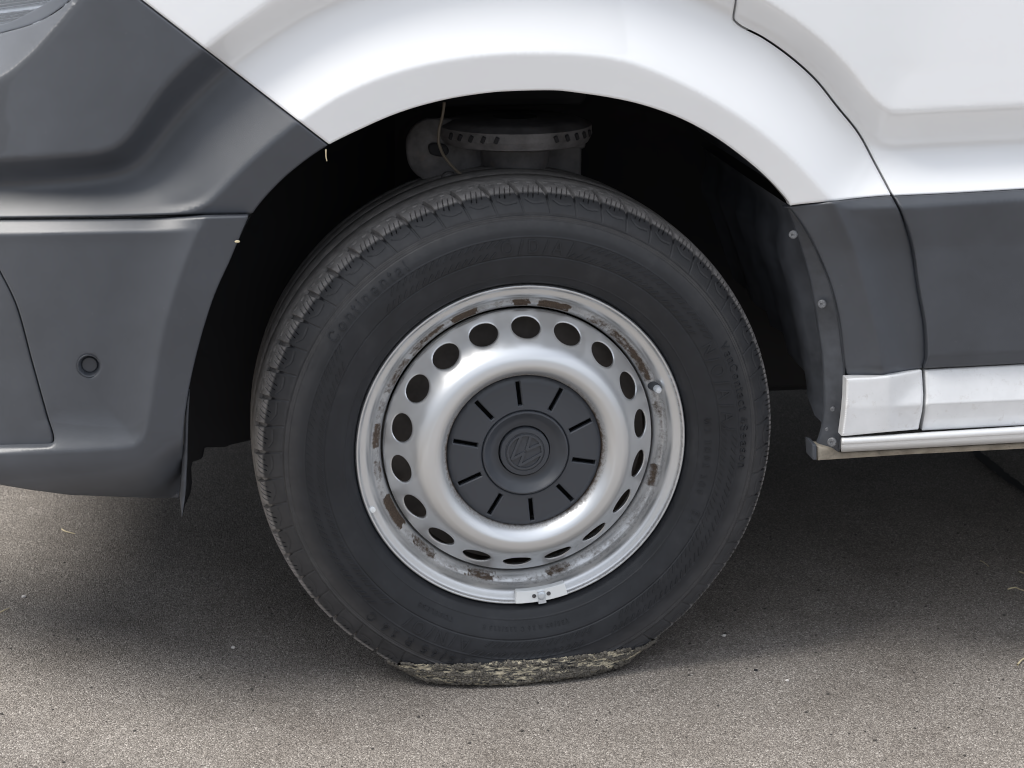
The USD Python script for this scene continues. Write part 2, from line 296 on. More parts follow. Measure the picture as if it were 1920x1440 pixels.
def corner(u): return 0.28 * (np.maximum(0, 450 - np.asarray(u, float)) / 820) ** 3
def bodyY(u, v): return map_coordinates(RAS, [(np.asarray(v) - GV0) / GS, (np.asarray(u) - GU0) / GS], order=3, mode='nearest') + corner(u)
creases = np.vstack([np.vstack([c + nrm0 * k for k in (-5, 0, 5)]) for c in (dense(c3, 800), dense(c1, 800)) for nrm0 in [np.stack([np.gradient(c[:, 1]), -np.gradient(c[:, 0])], 1) / np.linalg.norm(np.stack([np.gradient(c[:, 1]), -np.gradient(c[:, 0])], 1), axis=1)[:, None]]])

def panel(name, poly, Yf, m, parent=van, step=7.0, back=0.016, roll=0.0022, label=None, extra=creases):
    """a body panel seen between the given picture positions, at the depth Yf, with rolled edges and a returned flange"""
    if not isinstance(poly, (sg.Polygon, sg.MultiPolygon)): poly = sg.Polygon(poly)
    poly = poly.buffer(0)
    P, tri, rings = sheet2d(poly, step, 4.0, (0.8, 2.2, 4.5), extra)
    Y = Yf(P[:, 0], P[:, 1])
    d = np.full(len(P), 99.0); b = cKDTree(np.vstack(ring_pts(poly, 0.5))); d = b.query(P)[0]
    Y = Y + roll * np.clip(1 - d / 3.2, 0, 1) ** 2
    V = px(P[:, 0], P[:, 1], Y)
    n = np.cross(V[tri[:, 1]] - V[tri[:, 0]], V[tri[:, 2]] - V[tri[:, 0]])
    tri = np.where((n[:, 1] > 0)[:, None], tri[:, ::-1], tri)
    return obj(name, shell(V, tri, [len(r) for r in rings], np.array([0, back, 0])), m, parent, smooth=40, label=label)

# panel outlines
ARCH = [(335, 932), (340, 880), (344, 800), (352, 740), (362, 690), (380, 620), (403, 550), (430, 490), (470, 405), (520, 345), (565, 306), (615, 272), (680, 240), (740, 214), (800, 195), (870, 180), (950, 171), (1030, 169), (1100, 176), (1180, 190), (1260, 215), (1330, 250), (1390, 292), (1440, 335), (1480, 380)]
ARCH_D = dense(ARCH, 160)
GAPD = dense([(1388, -130), (1383, -40), (1380, 0), (1375, 34), (1384, 45), (1430, 70), (1480, 105), (1530, 150), (1570, 200), (1610, 250), (1640, 305), (1672, 365), (1690, 400), (1710, 460), (1722, 540), (1735, 620), (1737, 668), (1730, 692), (1733, 740), (1731, 770), (1724, 806)], 160)
gapline = sg.LineString(GAPD).buffer(2.0)
SEAM_F = [(262, -30), (268, 3), (615, 272), (660, 305)]           # joint between bumper corner and wing
seam_f = sg.LineString([(100, -160), (265, 0), (618, 273)]).buffer(1.3)
seam_b = sg.LineString([(-540, 432), (0, 410), (200, 408), (350, 404), (480, 402)]).buffer(2.0)
arch_poly = sg.Polygon(np.vstack([ARCH_D, [(1560, 900), (1500, 1200), (330, 1200)]]))
left_of_gap = sg.Polygon(np.vstack([[(-520, -300), (1390, -300)], GAPD, [(1724, 1000), (-520, 1000)]])).buffer(0)
seam_f_side = sg.Polygon([(100, -160), (265, 0), (618, 273), (1000, 600), (-600, 1200), (-600, -160)])
belt_f = np.array(dense([(1470, 388), (1490, 384), (1560, 377), (1610, 371), (1672, 366), (1700, 365)], 40))
above_belt = sg.Polygon(np.vstack([belt_f, [(1700, -300), (-520, -300), (-520, 470), (1400, 470)]]))
wing = sg.Polygon([(60, -300), (1390, -300), *GAPD[:120], (1690, 420), (1400, 460), (560, 460), (400, 300), (0, -60), (-60, -300)]).buffer(0).intersection(left_of_gap).difference(seam_f_side).difference(arch_poly).intersection(above_belt).difference(gapline).difference(seam_f)
wing = max(getattr(wing, 'geoms', [wing]), key=lambda q: q.area)
wing_panel = panel('front_wing', wing, bodyY, WHITE, step=6.0)
HEAD = dense([(-120, 96), (0, 62), (60, 45), (100, 24), (135, -4), (170, -45), (190, -120)], 60)
head_poly = sg.Polygon(np.vstack([HEAD, [(190, -300), (-520, -300), (-520, 150)]])).buffer(0)
EYE = dense([(-200, 210), (0, 142), (50, 104), (90, 62), (141, 0), (200, -90)], 60)
eye_line = cKDTree(EYE)
eye_side = sg.Polygon(np.vstack([EYE, [(200, -300), (-520, -300), (-520, 300)]])).buffer(0)
def cornerY(u, v):
    y = bodyY(u, v); q = np.stack([np.asarray(u, float), np.asarray(v, float)], -1)
    d = eye_line.query(q)[0]; inside = shapely.contains_xy(eye_side, q[:, 0], q[:, 1])
    sdv = np.where(inside, d, -d); soft = 3.0 * np.log1p(np.exp(np.clip(sdv / 3.0, -30, 30)))
    return y + 0.0015 * soft + 0.000003 * soft * soft
bump_u = sg.Polygon([(-520, -160), (100, -160), (265, 0), (618, 273), (560, 330), (470, 408), (440, 420), (0, 430), (-520, 450)]).difference(arch_poly).difference(seam_f).difference(head_poly.buffer(2)).difference(sg.Polygon([(-540, 432), (0, 410), (200, 408), (350, 404), (480, 402), (480, 700), (-540, 700)])).difference(seam_b)
bump_u = max(getattr(bump_u, 'geoms', [bump_u]), key=lambda q: q.area)
bumper = empty('front_bumper', van)
panel('bumper_corner', bump_u, cornerY, PLASTIC, bumper, step=6.0, extra=np.vstack([creases[~shapely.contains_xy(sg.LineString(EYE).buffer(9), creases[:, 0], creases[:, 1])]] + [dense(EYE, 110) + [k * .75, k * .65] for k in (-6, -3, 0, 3, 6)]))

# lower bumper: a panel inside a raised rim that turns the corner
L3 = dense([(395, 385), (352, 480), (327, 550), (307, 620), (292, 700), (281, 770), (272, 812), (250, 836), (180, 843), (100, 846), (0, 849), (-540, 880)], 200)
kdL = cKDTree(L3); rimw = np.interp(np.arange(200), [0, 60, 95, 112, 125, 199], [120, 100, 80, 38, 20, 20])
inside_L = sg.Polygon(np.vstack([L3, [(-540, 300), (395, 300)]])).buffer(0)
INS = dense([(-60, 430), (-10, 490), (0, 510), (30, 572), (60, 680), (88, 780), (100, 822), (99, 832), (90, 836), (60, 837), (0, 837), (-300, 845)], 120)
insert_poly = sg.Polygon(np.vstack([INS, [(-520, 850), (-520, 430)]])).buffer(0)
def lowerY(u, v):
    q = np.stack([np.asarray(u, float), np.asarray(v, float)], -1); d, i = kdL.query(q); w = rimw[i]
    ins = shapely.contains_xy(inside_L, q[:, 0], q[:, 1])
    y_in = -0.074 + 0.015 * (1 - (1 - np.clip(d / w, 0, 1)) ** 2)
    vert = S((q[:, 1] - 815) / 60)
    y_out = -0.074 + 0.007 * np.clip(d / 75, 0, 2) * (1 - vert) + vert * (0.002 * d / 80 + 0.050 * (np.clip(d / 90, 0, 1.3)) ** 3)
    y = np.where(ins, y_in, y_out)
    top = 437 - 0.02 * (q[:, 0] - 100); fade = S((400 - q[:, 0]) / 130)
    k = np.clip((top - q[:, 1]) / 28, 0, 1)
    y = y + fade * (0.018 * k) - 0.001 * fade * np.exp(-((q[:, 1] - top) / 14) ** 2)
    # parking sensor dimple
    return y + corner(u)
sens = sg.Point(167, 686).buffer(20.5, 48)
low = sg.Polygon([(-520, 438), (0, 413), (200, 411.5), (350, 408), (466, 404.5), (430, 490), (403, 550), (380, 620), (362, 690), (352, 740), (344, 800), (340, 880), (335, 933), (290, 934), (130, 928), (60, 919), (0, 909), (-60, 890), (-200, 840), (-520, 700)]).difference(arch_poly).difference(insert_poly.buffer(1.8)).difference(sens)
low = max(getattr(low, 'geoms', [low]), key=lambda q: q.area)
lx = np.vstack([L3 + [k, k] for k in (-6, -2, 2, 6)])
tl = np.stack([np.linspace(-500, 400, 150), 437 - 0.02 * (np.linspace(-500, 400, 150) - 100)], 1)
panel('bumper_lower', low, lowerY, PLASTIC, bumper, step=6.0, extra=np.vstack([lx, tl, tl + [0, 5], tl - [0, 5]]))
panel('fog_lamp_cover', insert_poly.intersection(sg.box(-510, 440, 400, 1000)), lambda u, v: lowerY(u, np.minimum(v, 800)) + 0.006, PLASTIC, bumper, extra=None)
# parking sensor: chamfered ring and a recessed disc
sc_, sy = px(167, 686, lowerY([167], [686])[0]), None
rs = 20.5 / 1400 * 0.985
def facing(mesh, at): m = mesh.copy(); m.apply_translation(at); return m
obj('parking_sensor', facing(lathe([(rs * 1.02, 0.001), (rs * 0.98, -0.0006), (rs * 0.90, -0.0002), (rs * 0.80, 0.004), (rs * 0.70, 0.0075), (rs * 0.66, 0.008), (rs * 0.655, 0.0062), (rs * 0.60, 0.0055), (0, 0.005)], 48), sc_), CAPP, bumper)

# headlamp: clear lens over a reflector with a dark surround
lamp = empty('headlight', van)
lens_poly = head_poly.intersection(sg.box(-420, -220, 180, 140))
def headY(u, v): return bodyY(u, v) + 0.02 + 0.0015 * eye_line.query(np.stack([u, v], -1))[0]
panel('lens', lens_poly, headY, LENS, lamp, step=14, extra=None, back=0.004)
rim_poly = lens_poly.difference(sg.Polygon(np.vstack([dense([(-160, 62), (0, 47), (55, 24), (88, 5), (110, -14), (130, -120)], 50), [(130, -400), (-600, -400), (-600, 80)]])).buffer(0))
panel('dark_surround', rim_poly, lambda u, v: headY(u, v) + 0.012, CAPP, lamp, step=14, extra=None)
ur = np.linspace(-400, 140, 60); vr = np.linspace(-210, 60, 90)
RU, RV = np.meshgrid(ur, vr)
RY = headY(RU.ravel(), RV.ravel()).reshape(RU.shape) + 0.055 + 0.012 * np.abs(np.sin(RV / 9.0 + RU / 70)) + 0.008 * np.sin(RU / 33)
obj('reflector', grid_mesh(px(RU, RV, RY)), CHROME, lamp)

# door: white skin, grey trim
door = empty('front_door', van)
belt_d = [(1672, 367), (1800, 361), (1920, 354), (2300, 333), (2720, 310)]
right_of_gap = sg.Polygon(np.vstack([GAPD, [(1724, 1000), (2720, 1000), (2720, -540), (1390, -540)]])).buffer(0)
door_w = right_of_gap.difference(sg.Polygon(belt_d + [(2720, 1000), (1600, 1000), (1600, 372)])).difference(gapline)
door_w = max(getattr(door_w, 'geoms', [door_w]), key=lambda q: q.area)
panel('door_skin', door_w, bodyY, WHITE, door, step=6.5)
bot_d = np.array([(1600, 700), (1730, 691), (1760, 689), (1920, 681), (2300, 660), (2720, 636)])
def trimY(u, v):
    v = np.asarray(v, float); bl = np.interp(u, bot_d[:, 0], bot_d[:, 1])
    return bodyY(u, v) - 0.003 + 0.007 * np.clip((v - (bl - 22)) / 22, 0, 1)
door_t = right_of_gap.intersection(sg.Polygon([(u, v + 2.0) for u, v in [(1600, 371)] + belt_d] + [tuple(p) for p in bot_d[::-1]])).difference(gapline)
ln = np.stack([np.linspace(1700, 2700, 200), np.interp(np.linspace(1700, 2700, 200), bot_d[:, 0], bot_d[:, 1]) - 22], 1)
panel('door_trim', door_t, trimY, PLASTIC, door, extra=np.vstack([creases, ln, ln + [0, 4]]))

# wing trim below the belt, in front of the door
TRL = dense([(1480, 389), (1493, 404), (1513, 433), (1537, 480), (1563, 547), (1577, 613), (1584, 680), (1587, 704)], 60)
LC = dense([(1520, 330), (1558, 376), (1602, 470), (1627, 560), (1646, 640), (1656, 720)], 80); kdC = cKDTree(LC)
lip_side = sg.Polygon(np.vstack([LC, [(1300, 720), (1300, 330)]]))
def wtrimY(u, v):
    q = np.stack([np.asarray(u, float), np.asarray(v, float)], -1); d = kdC.query(q)[0]; lip = shapely.contains_xy(lip_side, q[:, 0], q[:, 1])
    return bodyY(u, v) - 0.003 + np.where(lip, 0.010 * np.clip(d / 70, 0, 1.2), 0.011 * S(d / 60) * S((q[:, 1] - 380) / 60)) - np.where(lip, 0, 0.0) - 0.004 * np.exp(-(d / 14) ** 2) + 0.006 * np.clip((q[:, 1] - 690) / 15, 0, 1)
wt = sg.Polygon(np.vstack([TRL, [(1600, 706), (1640, 704), (1680, 699), (1730, 690)], [(1760, 690), (1760, 360)], belt_f[::-1] + [0, 2.0]])).buffer(0).intersection(left_of_gap).difference(gapline)
wt = max(getattr(wt, 'geoms', [wt]), key=lambda q: q.area)
panel('wing_trim', wt, wtrimY, PLASTIC, wing_panel.GetParent(), extra=np.vstack([creases, LC + [4, 0], LC, LC - [4, 0]]))

# rocker: white panels and the sill strip below
def rockY(u, v):
    u, v = np.asarray(u, float), np.asarray(v, float)
    cr = np.interp(u, [1578, 1660, 1740, 1920, 2720], [764, 764, 758, 750, 706]); t = np.interp(u, bot_d[:, 0], bot_d[:, 1])
    return -0.060 + np.where(v < cr, 0.015 * (cr - v) / 62, 0.015 * (v - cr) / 50)
def rockY2(u, v):
    A = rockY(u, v); Bp = -0.0615 + 0.00021 * np.maximum(0, np.asarray(u, float) - 1668) + 0.00003 * np.abs(np.asarray(v, float) - 763); k = 0.0012
    return -k * np.logaddexp(-A / k, -Bp / k)
rk1 = sg.Polygon([(1587, 710), (1600, 709), (1640, 707), (1680, 702), (1728, 693), (1731, 740), (1729, 770), (1722, 805), (1650, 811), (1578, 818), (1583, 780), (1586, 747)])
panel('rocker_end', rk1, rockY2, ROCKER, extra=None, step=5)
cl = lambda pts: np.vstack([np.stack([np.linspace(1640, 2700, 250), np.interp(np.linspace(1640, 2700, 250), [1578, 1660, 1740, 1920, 2720], [764, 764, 758, 750, 706]) + k], 1) for k in pts])
rk2 = sg.Polygon([(1734, 693), (1760, 691.5), (1920, 683), (2300, 662), (2700, 640), (2700, 752), (1920, 797), (1728, 807), (1735, 770), (1737, 740)])
panel('rocker_panel', rk2, rockY, ROCKER, extra=cl((-3, 0, 3)), step=6)
us = np.concatenate([[1576.5, 1577, 1578, 1580], np.linspace(1584, 2700, 90)])
top_s, bot_s = np.interp(us, [1575, 1920, 2720], [820, 799, 751]), np.interp(us, [1574, 1920, 2720], [848, 829, 780])
prof_s = [(-1, .012), (-1, -.004), (-.97, -.010), (-.88, -.0145), (-.7, -.0175), (-.45, -.0190), (-.2, -.0190), (-.08, -.0180), (0, -.0165), (.06, -.0160), (.2, -.0163), (.45, -.0150), (.7, -.0120), (.88, -.008), (1, -.002), (1, .012)]
endf = np.concatenate([[0.0, 0.6, 0.9, 1.0], np.ones(90)])
G_ = np.stack([px(us, (top_s + bot_s) / 2 + (bot_s - top_s) / 2 * q * (0.55 + 0.45 * endf), -0.044 + yy_ * endf) for q, yy_ in prof_s], 1)
obj('sill_strip', grid_mesh(G_), ALU, van, smooth=35)
panel('sill_flange', sg.Polygon([(1531, 836), (1560, 840), (1578, 848), (1920, 830), (2700, 782), (2700, 796), (1920, 841), (1700, 852), (1533, 863)]), lambda u, v: -0.030 + 0 * np.asarray(u, float), DIRTY, extra=None, step=6, back=0.02)
panel('flange_end', sg.Polygon([(1522, 832), (1531, 834), (1531, 863), (1523, 861)]), lambda u, v: -0.033 + 0 * np.asarray(u, float), LINER, extra=None, step=5, back=0.03)

# ------------------------------------------------------------------ wheel arch liner
liner = empty('arch_liner', van)
yd = np.concatenate([[-0.046, -0.044, -0.040, -0.03], np.linspace(-0.01, 0.46, 14)])
top = px(ARCH_D[:, 0], ARCH_D[:, 1], -0.045)
cx = np.array([0.0, 0, HUB])
def swept(base, ys, grow=0.010):
    rows = []
    for k, y in enumerate(ys):
        rad = base - cx; rad[:, 1] = 0; L = np.linalg.norm(rad, axis=1)[:, None]
        q = base + rad / L * (grow * S((y + 0.046) / 0.03)) ; q[:, 1] = y; rows.append(q)
    return np.stack(rows, 1)
obj('liner_shell', grid_mesh(swept(top[14:].copy(), yd)), LINER, liner)
# front edge of the liner that peeps out behind the bumper lip, with ragged lower end
fe = dense([(352, 745), (362, 690), (380, 620), (403, 550), (430, 490), (465, 415)], 40)
fl = dense([(346, 935), (341, 972), (352, 940), (360, 905), (366, 872), (376, 862), (383, 842), (425, 838), (476, 822)], 9)
G = []
for t in np.linspace(0, 1, 24):
    a = px(352 + 0 * t, 700 + 0 * t, 0.0)
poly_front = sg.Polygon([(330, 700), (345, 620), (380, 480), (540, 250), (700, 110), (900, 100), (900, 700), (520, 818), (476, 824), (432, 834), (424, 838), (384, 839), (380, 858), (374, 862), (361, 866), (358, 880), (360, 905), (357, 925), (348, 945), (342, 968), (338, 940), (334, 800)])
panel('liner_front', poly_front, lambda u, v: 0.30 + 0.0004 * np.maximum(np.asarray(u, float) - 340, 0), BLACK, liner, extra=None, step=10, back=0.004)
edge_strip = sg.Polygon([(350, 742), (354, 742), (351, 800), (349, 880), (347, 930), (341, 972), (337, 932), (341, 880), (344, 800)])
panel('liner_lip', edge_strip, lambda u, v: -0.040 - 0.0005 * (np.asarray(u, float) - 346), LINER, liner, extra=None, step=4, back=0.03)
# rear half below the belt
LRU = dense([(1480, 386), (1493, 402), (1513, 432), (1536, 480), (1562, 547), (1576, 613), (1584, 690), (1586, 747), (1581, 790), (1574, 846)], 70)
base = px(LRU[:, 0], LRU[:, 1], -0.043)
rows = []
for y in np.concatenate([[-0.043, -0.040, -0.034, -0.024], np.linspace(-0.01, 0.46, 16)]):
    q = base.copy(); q[:, 1] = y
    dd = y + 0.043
    cut = np.interp(dd, [0, 0.03, 0.07, 0.13, 0.25, 0.5], [1.0, 0.985, 0.90, 0.80, 0.72, 0.66])
    idx = np.linspace(0, 69 * cut, 70); q = np.stack([np.interp(idx, np.arange(70), q[:, k]) for k in range(3)], 1)
    lw = S(np.linspace(0, 1, 70) / 0.35)
    q[:, 0] += lw * (0.006 * np.sin(dd * 60) * S(dd / 0.03)) - lw * 0.016 * S(dd / 0.1) * np.sin(np.linspace(0, math.pi, 70)) - lw * 0.02 * S((dd - 0.03) / 0.05)
    rows.append(q)
obj('liner_rear', grid_mesh(np.stack(rows, 1)), LINER, liner)
def screw(u, v, Y, r=0.005, nrmv=(-0.55, -0.83, 0.0)):
    m = lathe([(r, 0.002), (r, -0.0008), (r * 0.8, -0.002), (r * 0.35, -0.0022), (r * 0.3, -0.001), (0, -0.001)], 20)
    n = np.array(nrmv) / np.linalg.norm(nrmv); y = -n; x = np.cross(y, [0, 0, 1.0]); x /= np.linalg.norm(x); z = np.cross(x, y)
    T = np.eye(4); T[:3, 0], T[:3, 1], T[:3, 2], T[:3, 3] = x, y, z, px(u, v, Y)
    m.apply_transform(T); obj('screw', m, SCREW, liner)
screw(1487, 440, -0.036, 0.0055); screw(1541, 570, -0.032, 0.0055); screw(1560, 829, -0.036, 0.0062); screw(1561, 767, -0.034, 0.003); screw(1550, 805, -0.033, 0.0022)
fl_l = [(1474, 384), (1494, 440), (1520, 530), (1533, 610), (1543, 690), (1545, 760), (1541, 800), (1529, 836)]
panel('liner_flange', sg.Polygon(np.vstack([dense(fl_l, 40), [(1529, 836), (1553, 841), (1572, 848)], LRU[::-1] - [0.5, 0]])).buffer(0), lambda u, v: -0.034 + 0.0004 * np.maximum(0, np.interp(v, LRU[:, 1], LRU[:, 0]) - np.asarray(u, float)) + 0.002 * np.sin(np.asarray(v, float) / 31), LINER, liner, extra=None, step=6, back=0.004)
# back wall of the arch
bw = np.array([px(u, v, 0.46) for u, v in [(200, 60), (1700, 60), (1700, 780), (200, 780)]])
bw[2:, 2] = 0.30
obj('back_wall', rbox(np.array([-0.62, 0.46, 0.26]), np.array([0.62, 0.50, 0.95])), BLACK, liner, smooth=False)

# ------------------------------------------------------------------ suspension seen above the tyre
susp = empty('suspension', van)
ctr = px(965, 240, 0.17); 
def upright(prof, at, n=64):
    m = lathe([(r, -z) for r, z in prof], n); T = np.eye(4); T[:3, :3] = np.array([[1, 0, 0], [0, 0, 1], [0, -1, 0]]).T
    m.vertices = np.stack([m.vertices[:, 0], m.vertices[:, 2], -m.vertices[:, 1]], 1); m.apply_translation(at); return m
R1 = 0.1035
obj('spring_seat', upright([(0.03, 0.016), (0.085, 0.014), (R1 - 0.012, 0.011), (R1, 0.006), (R1 + 0.001, -0.006), (R1 - 0.004, -0.016), (R1 - 0.02, -0.020), (0.03, -0.022)], ctr), STEEL, susp)
for a in np.radians([-60, -50, -40, -30, -20, 24, 34, 44, 54, 64]):
    b = rbox(np.array([-0.0026, -0.003, -0.0045]), np.array([0.0026, 0.003, 0.0045]), 0.001); T = trimesh.transformations.rotation_matrix(math.radians(24 if a < 0 else -24), [0, 1, 0]); b.apply_transform(T)
    b.apply_transform(trimesh.transformations.rotation_matrix(a, [0, 0, 1])); b.apply_translation(ctr + np.array([(R1 + 0.0005) * math.sin(a), -(R1 + 0.0005) * math.cos(a), -0.002])); obj('seat_slot', b, BLACK, susp, smooth=False)
obj('strut', upright([(0.048, -0.02), (0.046, -0.045), (0.040, -0.06), (0.040, -0.09), (0.043, -0.10), (0.043, -0.30)], ctr + np.array([0.0, 0, 0])), STEEL, susp)
c2_ = px(1035, 300, 0.20)
obj('bracket', rbox(c2_ + [-0.036, -0.01, -0.12], c2_ + [0.040, 0.03, 0.022], 0.006), STEEL, susp)
c4_ = px(1045, 262, 0.20)
obj('bracket', rbox(c4_ + [-0.045, -0.01, -0.012], c4_ + [0.038, 0.03, 0.02], 0.004), STEEL, susp)
def flatpiece(name, outline, Y, m, thick=0.006, dome=0.0):
    c = np.mean(outline, 0)
    return panel(name, sg.Polygon(dense(outline + [outline[0]], 60)).buffer(0), lambda u, v: Y + dome * (((np.asarray(u) - c[0]) / 60) ** 2 + ((np.asarray(v) - c[1]) / 60) ** 2), m, susp, extra=None, step=6, back=thick)
flatpiece('guard_plate', [(800, 222), (772, 240), (761, 270), (764, 300), (778, 325), (810, 342), (870, 352), (930, 350), (930, 260), (860, 222)], 0.145, STEEL, dome=0.012)
flatpiece('guard_hole', [(806, 288), (803, 275), (814, 268), (836, 272), (842, 284), (830, 294)], 0.1395, BLACK)
obj('bolt_head', lathe([(0.011, 0.004), (0.011, -0.003), (0.0085, -0.006), (0.004, -0.0062), (0.0035, -0.003), (0, -0.003)], 24).apply_translation(px(842, 337, 0.135)), STEEL, susp)
hose = np.array([(833, 192), (829, 220), (823, 245), (822, 262), (828, 284), (838, 300), (854, 318), (874, 334)])
obj('brake_hose', tube(px(*dense(hose, 40).T, 0.122), 0.0020), BRASS, susp)
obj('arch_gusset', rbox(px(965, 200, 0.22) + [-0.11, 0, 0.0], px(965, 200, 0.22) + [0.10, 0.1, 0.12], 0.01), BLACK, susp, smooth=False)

# ------------------------------------------------------------------ the flat front wheel
wheel = empty('front_wheel', van, (0, 0, HUB), 3.0)
wheel.SetCustomDataByKey('label', 'silver steel front wheel with black hub cap and flat tyre')
def deform(P):
    """the tyre settles on the ground and its walls bulge there"""
    P = np.array(P, float); d = HUB + P[:, 2]
    s = 0.016
    new = np.where(d < s, s * np.exp((d - s) / s) * 1.0 - 0.0012, d)
    push = new - d
    side = np.where(P[:, 1] < 0.1, -1.0, 1.0) * S(np.abs(P[:, 1] - 0.1) / 0.06)
    P[:, 1] += side * (0.25 * push + 0.008 * S((0.12 - d) / 0.10) + 0.018 * np.clip((0.044 - new) / 0.044, 0, 1) ** 1.2 * S((P[:, 2] < 0) * 1.0))
    P[:, 2] = new - HUB
    return P
TP = np.array([(.2188, .012), (.2218, .002), (.226, -.008), (.234, -.0135), (.245, -.018), (.262, -.0225), (.278, -.0235), (.294, -.022), (.305, -.018), (.312, -.0148), (.322, -.0093), (.332, -.002), (.3385, .0045), (.342, .009), (.3450, .0165), (.3472, .030), (.3486, .042)])
TD = dense(TP, 420)
arc = np.concatenate([[0], np.cumsum(np.linalg.norm(np.diff(TD, axis=0), axis=1))])
tn = np.gradient(TD, axis=0); tn /= np.linalg.norm(tn, axis=1)[:, None]; TN = np.stack([tn[:, 1] * -1, tn[:, 0]], 1)   # outward normal in (r, y)
if (TN[200] * np.array([0, -1])).sum() < 0: TN = -TN
s_of_r = lambda r: np.interp(r, TD[:, 0], arc)
def on_tyre(alpha, s, h):
    r = np.interp(s, arc, TD[:, 0]) + h * np.interp(s, arc, TN[:, 0]); y = np.interp(s, arc, TD[:, 1]) + h * np.interp(s, arc, TN[:, 1])
    return np.stack([r * np.sin(alpha), y, r * np.cos(alpha)], -1)
S_RIDGE, S_END = s_of_r(.3135), arc[-1]
# carcass: the wall with its fine ridges, the recess under the blocks, the tread behind
def ridge(s, at, w, h): return h * np.exp(-((s - at) / w) ** 2)
sg_ = np.unique(np.concatenate([np.linspace(0, S_RIDGE, 150), np.linspace(S_RIDGE, S_END, 40)]))
h = np.where(sg_ > S_RIDGE + 0.0012, -0.0008 - 0.0052 * S((sg_ - s_of_r(.330)) / 0.016), 0.0)
for r_, w_, a_ in [(.2365, .0007, .0007), (.2625, .0007, -.0011), (.2875, .0008, .0007), (.3085, .0007, -.0008), (.3125, .0009, .0011)]: h = h + ridge(sg_, s_of_r(r_), w_, a_)
prof1 = np.stack([np.interp(sg_, arc, TD[:, 0]) + h * np.interp(sg_, arc, TN[:, 0]), np.interp(sg_, arc, TD[:, 1]) + h * np.interp(sg_, arc, TN[:, 1])], 1)
back = np.array([(.3440, .0430), (.3440, .0460), (.3492, .0468), (.3502, .066), (.3506, .082), (.344, .083), (.344, .089), (.3508, .090), (.3510, .115), (.3506, .130), (.344, .131), (.344, .137), (.3503, .138), (.3490, .17), (.342, .171), (.342, .177), (.3486, .178), (.3455, .205), (.335, .222), (.312, .236), (.28, .244), (.245, .238), (.222, .225), (.219, .21)])
tm = lathe(np.vstack([prof1, back]), 360)
wear_prof = np.concatenate([0.12 * S((sg_ - s_of_r(.285)) / 0.03), np.full(len(back), 0.9)])
tm.vertices = deform(tm.vertices)
obj('tyre', tm, RUBBER, wheel, smooth=True, attrs={'wear': np.tile(wear_prof, 360)}, label='flat black tyre with dusty worn tread')
# shoulder blocks with sipes, each a piece of its own
NB = 58; pitch = 2 * math.pi / NB
na, ns = 80, 64
def block(k):
    a0 = k * pitch; wj = 0.94 + 0.0 * k
    A = np.linspace(0, 1, na); Sx = np.linspace(0, 1, ns) ** 0.9
    s = (S_RIDGE + 0.0022) + (S_END - S_RIDGE - 0.0022) * Sx
    AA, SS = np.meshgrid(A, s, indexing='ij')
    tread = S((SS - s_of_r(.328)) / 0.014)                  # 0 on the wall, 1 on the tread
    full = -0.0008 - 0.0050 * S((SS - s_of_r(.330)) / 0.016)
    slant = 0.10 * tread
    x = (AA - 0.5)
    gap = 0.5 - (0.020 + 0.040 * S((SS - s_of_r(.334)) / 0.012))
    edge = S((gap - np.abs(x)) / 0.03)
    topd = S((SS - (S_RIDGE + 0.0024)) / 0.0012)
    hh = full + (0.0008 * topd + (-full - 0.0008)) * edge
    # four sipes across the shoulder, ending at a curved line on the wall
    rr = np.interp(SS, arc, TD[:, 0])
    for q, (c, s0) in enumerate([(-0.28, .3385), (-0.10, .3350), (0.08, .3340), (0.26, .3370)]):
        in_s = S((SS - s_of_r(s0)) / 0.0015) * (1 - S((SS - (s_of_r(.3445) + 0.003 + 0.003 * (q % 2))) / 0.003))
        hh -= 0.0034 * np.exp(-((x - c - 0.10 * (SS - s_of_r(.34)) / 0.01) / 0.0135) ** 4) * in_s
    u_line = s_of_r(.3275) + 0.0060 * np.clip(-(x + 0.05) / 0.25, 0, 1) ** 1.5 + 0.0018 * np.clip((x - 0.1) / 0.25, 0, 1)
    hh -= 0.0011 * np.exp(-((SS - u_line) / 0.00065) ** 2) * (np.abs(x - 0.02) < 0.34)
    # small cross cuts on the tread
    hh -= 0.0018 * np.exp(-((SS - s_of_r(.3455) - 0.014) / 0.0012) ** 2) * (np.abs(np.abs(x) - 0.2) < 0.09)
    al = a0 + (AA + -0.42 * (SS - S_RIDGE) / (S_END - S_RIDGE)) * pitch
    P = on_tyre(al, SS, hh)
    P = deform(P.reshape(-1, 3)).reshape(P.shape)
    wear = 0.08 + 0.95 * S((SS - s_of_r(.338)) / 0.005)
    return grid_mesh(P), wear.ravel()
for k in range(NB):
    m_, w_ = block(k); obj('tread_block', m_, RUBBER, wheel, smooth=True, attrs={'wear': w_})
